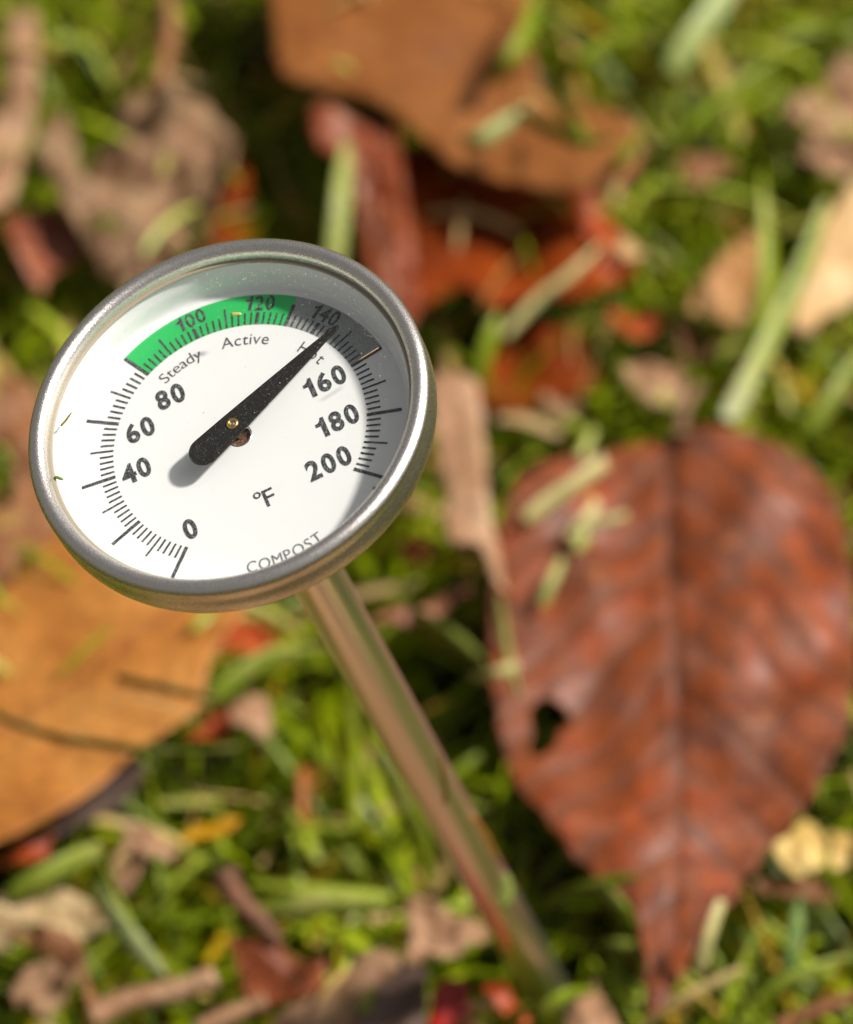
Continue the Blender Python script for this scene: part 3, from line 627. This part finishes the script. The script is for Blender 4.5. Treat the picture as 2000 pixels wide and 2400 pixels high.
def tick(t, r0, r1, wd):
    a = th(t); d = (math.cos(a), math.sin(a)); s = (-d[1], d[0]); k = len(vs); n_ = 10
    for i in range(n_ + 1):
        r = r0 + (r1 - r0) * i / n_; jt = rt.uniform(-.015, .015)
        for q in (-1, 1): vs.append((d[0] * r + s[0] * (q * wd / 2 + jt), d[1] * r + s[1] * (q * wd / 2 + jt), ZD + .045))
    for i in range(n_): fs.append((k + 2 * i, k + 2 * i + 1, k + 2 * i + 3, k + 2 * i + 2))
for t in range(0, 201, 2):
    if t in (100, 120, 140): tick(t, 16.0, 17.75, .5)
    elif t == 130: tick(t, 16.0, 19.2, .46)
    elif t % 20 == 0: tick(t, 16.0, 20.35, .46)
    elif t % 10 == 0: tick(t, 16.0, 19.0, .27)
    else: tick(t, 16.0, 17.75, .27)
sub('scale_marks', vs, fs, black)

def glyphs(s, size, bold, mat=None):
    """text -> (verts, faces, width) centred on its own box, size = cap height in mm"""
    cu = bpy.data.curves.new('txt', 'FONT'); cu.body = s; cu.size = 1.0; cu.offset = bold; cu.fill_mode = 'FRONT'; cu.resolution_u = 6
    o = bpy.data.objects.new('txt', cu); COL.objects.link(o)
    bpy.context.view_layer.update()
    dg = bpy.context.evaluated_depsgraph_get(); me = bpy.data.meshes.new_from_object(o.evaluated_get(dg))
    V = [(q.co.x, q.co.y) for q in me.vertices]; Fc = [tuple(p.vertices) for p in me.polygons]
    bpy.data.objects.remove(o); bpy.data.curves.remove(cu); bpy.data.meshes.remove(me)
    return V, Fc
def put(name, s, cx, cy, h, w_, ang, bold, mat, caph=None, space=0):
    """word laid out letter by letter; h = digit height, w_ = advance per letter, ang = rotation"""
    vs, fs = [], []
    n_ = len(s)
    for i, ch in enumerate(s):
        V, Fc = glyphs(ch, 1, bold)
        if ch == '1': V = [(.55, 0), (1, 0), (1, 1), (.70, 1), (.62, .88), (.42, .79), (.12, .76), (.12, .60), (.55, .60)]; Fc = [(0, 1, 2, 3, 4, 5, 6, 7, 8)]
        x0 = min(p[0] for p in V); x1 = max(p[0] for p in V); y0 = min(p[1] for p in V); y1 = max(p[1] for p in V)
        gw = w_ * (.81 if ch != '1' else .62)
        if ch == '4': gw = w_ * .93
        k = len(vs); ox = (i - (n_ - 1) / 2) * w_
        if ch == '1': ox += w_ * .05
        for p in V:
            x = ox + ((p[0] - x0) / (x1 - x0) - .5) * gw; y = ((p[1] - y0) / (y1 - y0) - .5) * h
            vs.append((cx + x * math.cos(ang) - y * math.sin(ang), cy + x * math.sin(ang) + y * math.cos(ang), ZD + .05))
        fs += [tuple(q + k for q in f) for f in Fc]
    return sub(name, vs, fs, mat)
def arcword(name, s, r, a0, a1, caph, bold, mat, inward=False, xs=1.0):
    """letters spread along an arc from angle a0 to a1 (degrees), feet to the centre unless inward"""
    vs, fs = [], []; n_ = len(s)
    ref, _ = glyphs('H', 1, bold); ch_ = max(p[1] for p in ref) - min(p[1] for p in ref); sc = caph / ch_
    ws = []
    G = []
    for c in s:
        V, Fc = glyphs(c, 1, bold); V = [(p[0] * xs, p[1]) for p in V]; x0 = min(p[0] for p in V); x1 = max(p[0] for p in V); G.append((V, Fc, x0, x1)); ws.append((x1 - x0) * sc)
    tot = abs(R(a1 - a0)) * r; gap = (tot - sum(ws)) / max(1, n_ - 1); pos = 0
    sg = 1 if a1 > a0 else -1
    for (V, Fc, x0, x1), wv in zip(G, ws):
        a = R(a0) + sg * (pos + wv / 2) / r; pos += wv + gap
        cx, cy = r * math.cos(a), r * math.sin(a)
        rot = a - math.pi / 2 if not inward else a + math.pi / 2
        k = len(vs)
        for p in V:
            x = (p[0] - (x0 + x1) / 2) * sc; y = p[1] * sc - caph / 2
            vs.append((cx + x * math.cos(rot) - y * math.sin(rot), cy + x * math.sin(rot) + y * math.cos(rot), ZD + .05))
        fs += [tuple(q + k for q in f) for f in Fc]
    return sub(name, vs, fs, mat)
BD = .034
for s, cx, cy in (('0', -9.82, -9.44), ('40', -13.2, 1.75), ('60', -10.9, 7.1), ('80', -5.9, 9.75), ('160', 12.0, 1.9), ('180', 11.45, -4.2), ('200', 8.55, -9.3)):
    put('numeral', s, cx, cy, 2.95, 2.02, 0, BD, black)
put('degree_letter', 'F', .42, -10.1, 2.45, 1.65, 0, .005, black)
v, f = [], []
for i in range(40):
    a = 2 * math.pi * i / 40; v += [(-.88 + .26 * math.cos(a), -9.15 + .26 * math.sin(a), ZD + .05), (-.88 + .48 * math.cos(a), -9.15 + .48 * math.sin(a), ZD + .05)]
    j = (i + 1) % 40; f.append((2 * i, 2 * i + 1, 2 * j + 1, 2 * j))
sub('degree_ring', v, f, black)
for s, t in (('100', 100), ('120', 120), ('140', 140)):
    a = th(t); put('numeral', s, 19.1 * math.cos(a), 19.1 * math.sin(a), 2.2, 1.42, a - math.pi / 2 + 2 * math.pi, .02, black)
arcword('lettering', 'Steady', 13.9, 116, 91.5, 1.55, -.004, thin)
arcword('lettering', 'Active', 13.9, 80, 54.5, 1.55, -.004, thin)
arcword('lettering', 'Hot', 13.9, 36.5, 20.5, 1.55, -.004, thin)
arcword('lettering', 'COMPOST', 18.75, -106.5, -77.0, 1.5, -.001, greyink, inward=True, xs=.88)

# pointer
HP = 2.5
pa = R(22.3); ux, uy = math.cos(pa), math.sin(pa)
prof2 = []
TC = -4.75
for i in range(17):
    a = math.pi / 2 + math.pi * i / 16; prof2.append((TC + 2.0 * math.cos(a), 2.0 * math.sin(a)))
prof2 += [(0, -1.72), (6, -1.28), (12, -.8), (17.2, -.34), (17.75, -.2), (17.9, 0), (17.75, .2), (17.2, .34), (12, .8), (6, 1.28), (0, 1.72)]
vs = []; k = len(prof2)
for zz in (HP, HP + .28):
    vs += [(x * ux - y * uy, x * uy + y * ux, ZD + zz) for x, y in prof2]
fs = [tuple(range(k))[::-1], tuple(range(k, 2 * k))] + [(i, (i + 1) % k, (i + 1) % k + k, i + k) for i in range(k)]
m = M('pointer_paint'); a = m.noise(7000, 3, .8); b2 = m.noise(300, 3, .6)
m.set(Base_Color=m.mix(m.ramp(a, [(.61, (0, 0, 0)), (.69, (.8, .8, .8))]), m.mix(b2, (.007, .0065, .006), (.014, .0125, .011)), (.5, .47, .42)), Roughness=.6, Specular_IOR_Level=.3)
ptr = local('pointer', vs, fs, m.m, T, False)
bv = ptr.modifiers.new('soft edge', 'BEVEL'); bv.width = mm(.05); bv.segments = 2; bv.limit_method = 'ANGLE'
m = M('brass'); m.set(Base_Color=(.72, .47, .16), Metallic=1.0, Roughness=.3)
def psub(name, prof, mat, seg=48, cap0=False):
    o = lathe(name, prof, mat, T, seg, cap0); o.parent = ptr; o.location = (0, 0, 0); return o
psub('brass_bush', [(.36, ZD + HP + .2), (.36, ZD + HP + .5), (.45, ZD + HP + .58), (.62, ZD + HP + .55), (.74, ZD + HP + .42), (.76, ZD + HP + .24)], m.m)
m = M('pin_steel'); m.set(Base_Color=(.6, .57, .53), Metallic=1.0, Roughness=.35)
psub('pivot_pin', [(.0, ZD + HP + .42), (.2, ZD + HP + .42), (.33, ZD + HP + .34), (.34, ZD - .4)], m.m)

# dust on the glass
def lensz(r): return z - .05 - .33 * (r / 22.78) ** 2
vs, fs = [], []
rd = random.Random(5)
for i in range(900):
    r = 22.2 * math.sqrt(rd.random()); a = rd.uniform(0, 2 * math.pi)
    if rd.random() < .4: r = rd.uniform(19, 22.3); a = rd.uniform(.2, 2.6) - R(29)
    s = rd.uniform(.02, .055) * (1.6 if rd.random() < .08 else 1); k = len(vs); x, y = r * math.cos(a), r * math.sin(a); zz = lensz(r)
    for q in range(5):
        b = q * 2 * math.pi / 5 + rd.random() * .6; vs.append((x + s * math.cos(b), y + s * math.sin(b), zz + .02))
    vs.append((x, y, zz + .02 + s * .8))
    for q in range(5): fs.append((k + q, k + (q + 1) % 5, k + 5))
m = M('dust'); m.set(Base_Color=m.ramp(m.noise(900, 2), [(.4, (.75, .74, .7)), (.6, (.7, .66, .5)), (.68, (.2, .12, .06))]), Roughness=.9)
d_ = local('dust', vs, fs, m.m, T, False); d_['kind'] = 'stuff'

# bits of plant stuck to the thermometer
TM = T.matrix_world
def fleck(name, label, pts, wd, col, z_off=0.1, onstem=False):
    P = [TM @ Vector((mm(p[0]), mm(p[1]), mm(p[2]))) for p in pts]
    vs, fs, tn = [], [], []; o3 = P[0].copy()
    Q = []
    for i in range(len(P) - 1):
        for j in range(4): Q.append(P[i].lerp(P[i + 1], j / 4) - o3)
    Q.append(P[-1] - o3)
    strip(vs, fs, tn, Q, mm(wd), N if not onstem else (CL - P[0]).normalized(), 0, (1, .4))
    me = mesh(name, vs, fs)
    m = M('fleck_%d' % len(bpy.data.materials)); m.set(Base_Color=m.mix(m.noise(3000, 3), lin(col), tuple(v * .6 for v in lin(col))), Roughness=.5)
    o = link(name, me, m.m); o.location = o3
    md = o.modifiers.new('thickness', 'SOLIDIFY'); md.thickness = mm(.08)
    return tag(o, label, 'fleck', 'plant flecks stuck on the thermometer')
def onlens(px, py, dz=.04, hz=None):
    """the point of the glass under a pixel"""
    r_ = ray(px, py); zz = z - .2
    for _ in range(3):
        o_ = lipc + N * mm(zz - z); tt = (o_ - CL).dot(N) / r_.dot(N); q = CL + r_ * tt - lipc
        x, y = q.dot(X) * 1000, q.dot(Y) * 1000; zz = lensz(min(22.7, math.hypot(x, y))) + dz if hz is None else z + hz
    return (x, y, zz)
fleck('grass_fleck', 'thin yellow fleck on the glass at the left', [onlens(143, 998), onlens(155, 985), onlens(168, 966)], .28, (150, 128, 30))
fleck('grass_fleck', 'short green fleck on the glass at the lower left', [onlens(129, 1117), onlens(149, 1124)], .38, (120, 150, 50))
fleck('grass_fleck', 'pale yellow fleck on the glass over the green band', [onlens(541, 736), onlens(566, 735)], .42, (214, 200, 110))
fleck('grass_fleck', 'golden splinter over the upper right scale', [onlens(837, 846), onlens(888, 814)], .12, (190, 160, 120))
fleck('grass_fleck', 'tiny gold crumb on the lower right rim', [onlens(858, 1183, 0, .35), onlens(867, 1176, 0, .4)], .35, (214, 170, 90))
fleck('grass_fleck', 'dark crumb on the glass near the lower right rim', [onlens(875, 1147), onlens(882, 1142)], .45, (60, 30, 20))
# directions around the stem that face the camera
vw = TM.inverted().to_3x3() @ (CL - (base + N * .1)); vw.z = 0; vw.normalize()
sd = Vector((0, 0, 1)).cross(vw)
def onst(ang, hL):
    d = vw * math.cos(ang) + sd * math.sin(ang); return (d.x * 3.6, d.y * 3.6, hL)
if (TM.to_3x3() @ sd).x < 0: sd = -sd
fleck('grass_fleck', 'brown husk stuck half way down the stem', [onst(.1, Z0 - 103), onst(.5, Z0 - 97), onst(.9, Z0 - 92)], .9, (150, 110, 40), onstem=True)
fleck('grass_fleck', 'orange husk on the right side of the stem above the green one', [onst(.8, Z0 - 112), onst(1.0, Z0 - 120), onst(.9, Z0 - 130)], 1.2, (190, 130, 50), onstem=True)
fleck('grass_fleck', 'bright green clipping wrapped on the lower stem', [onst(.0, Z0 - 139), onst(.5, Z0 - 138), onst(1.1, Z0 - 135)], 1.9, (160, 184, 80), onstem=True)
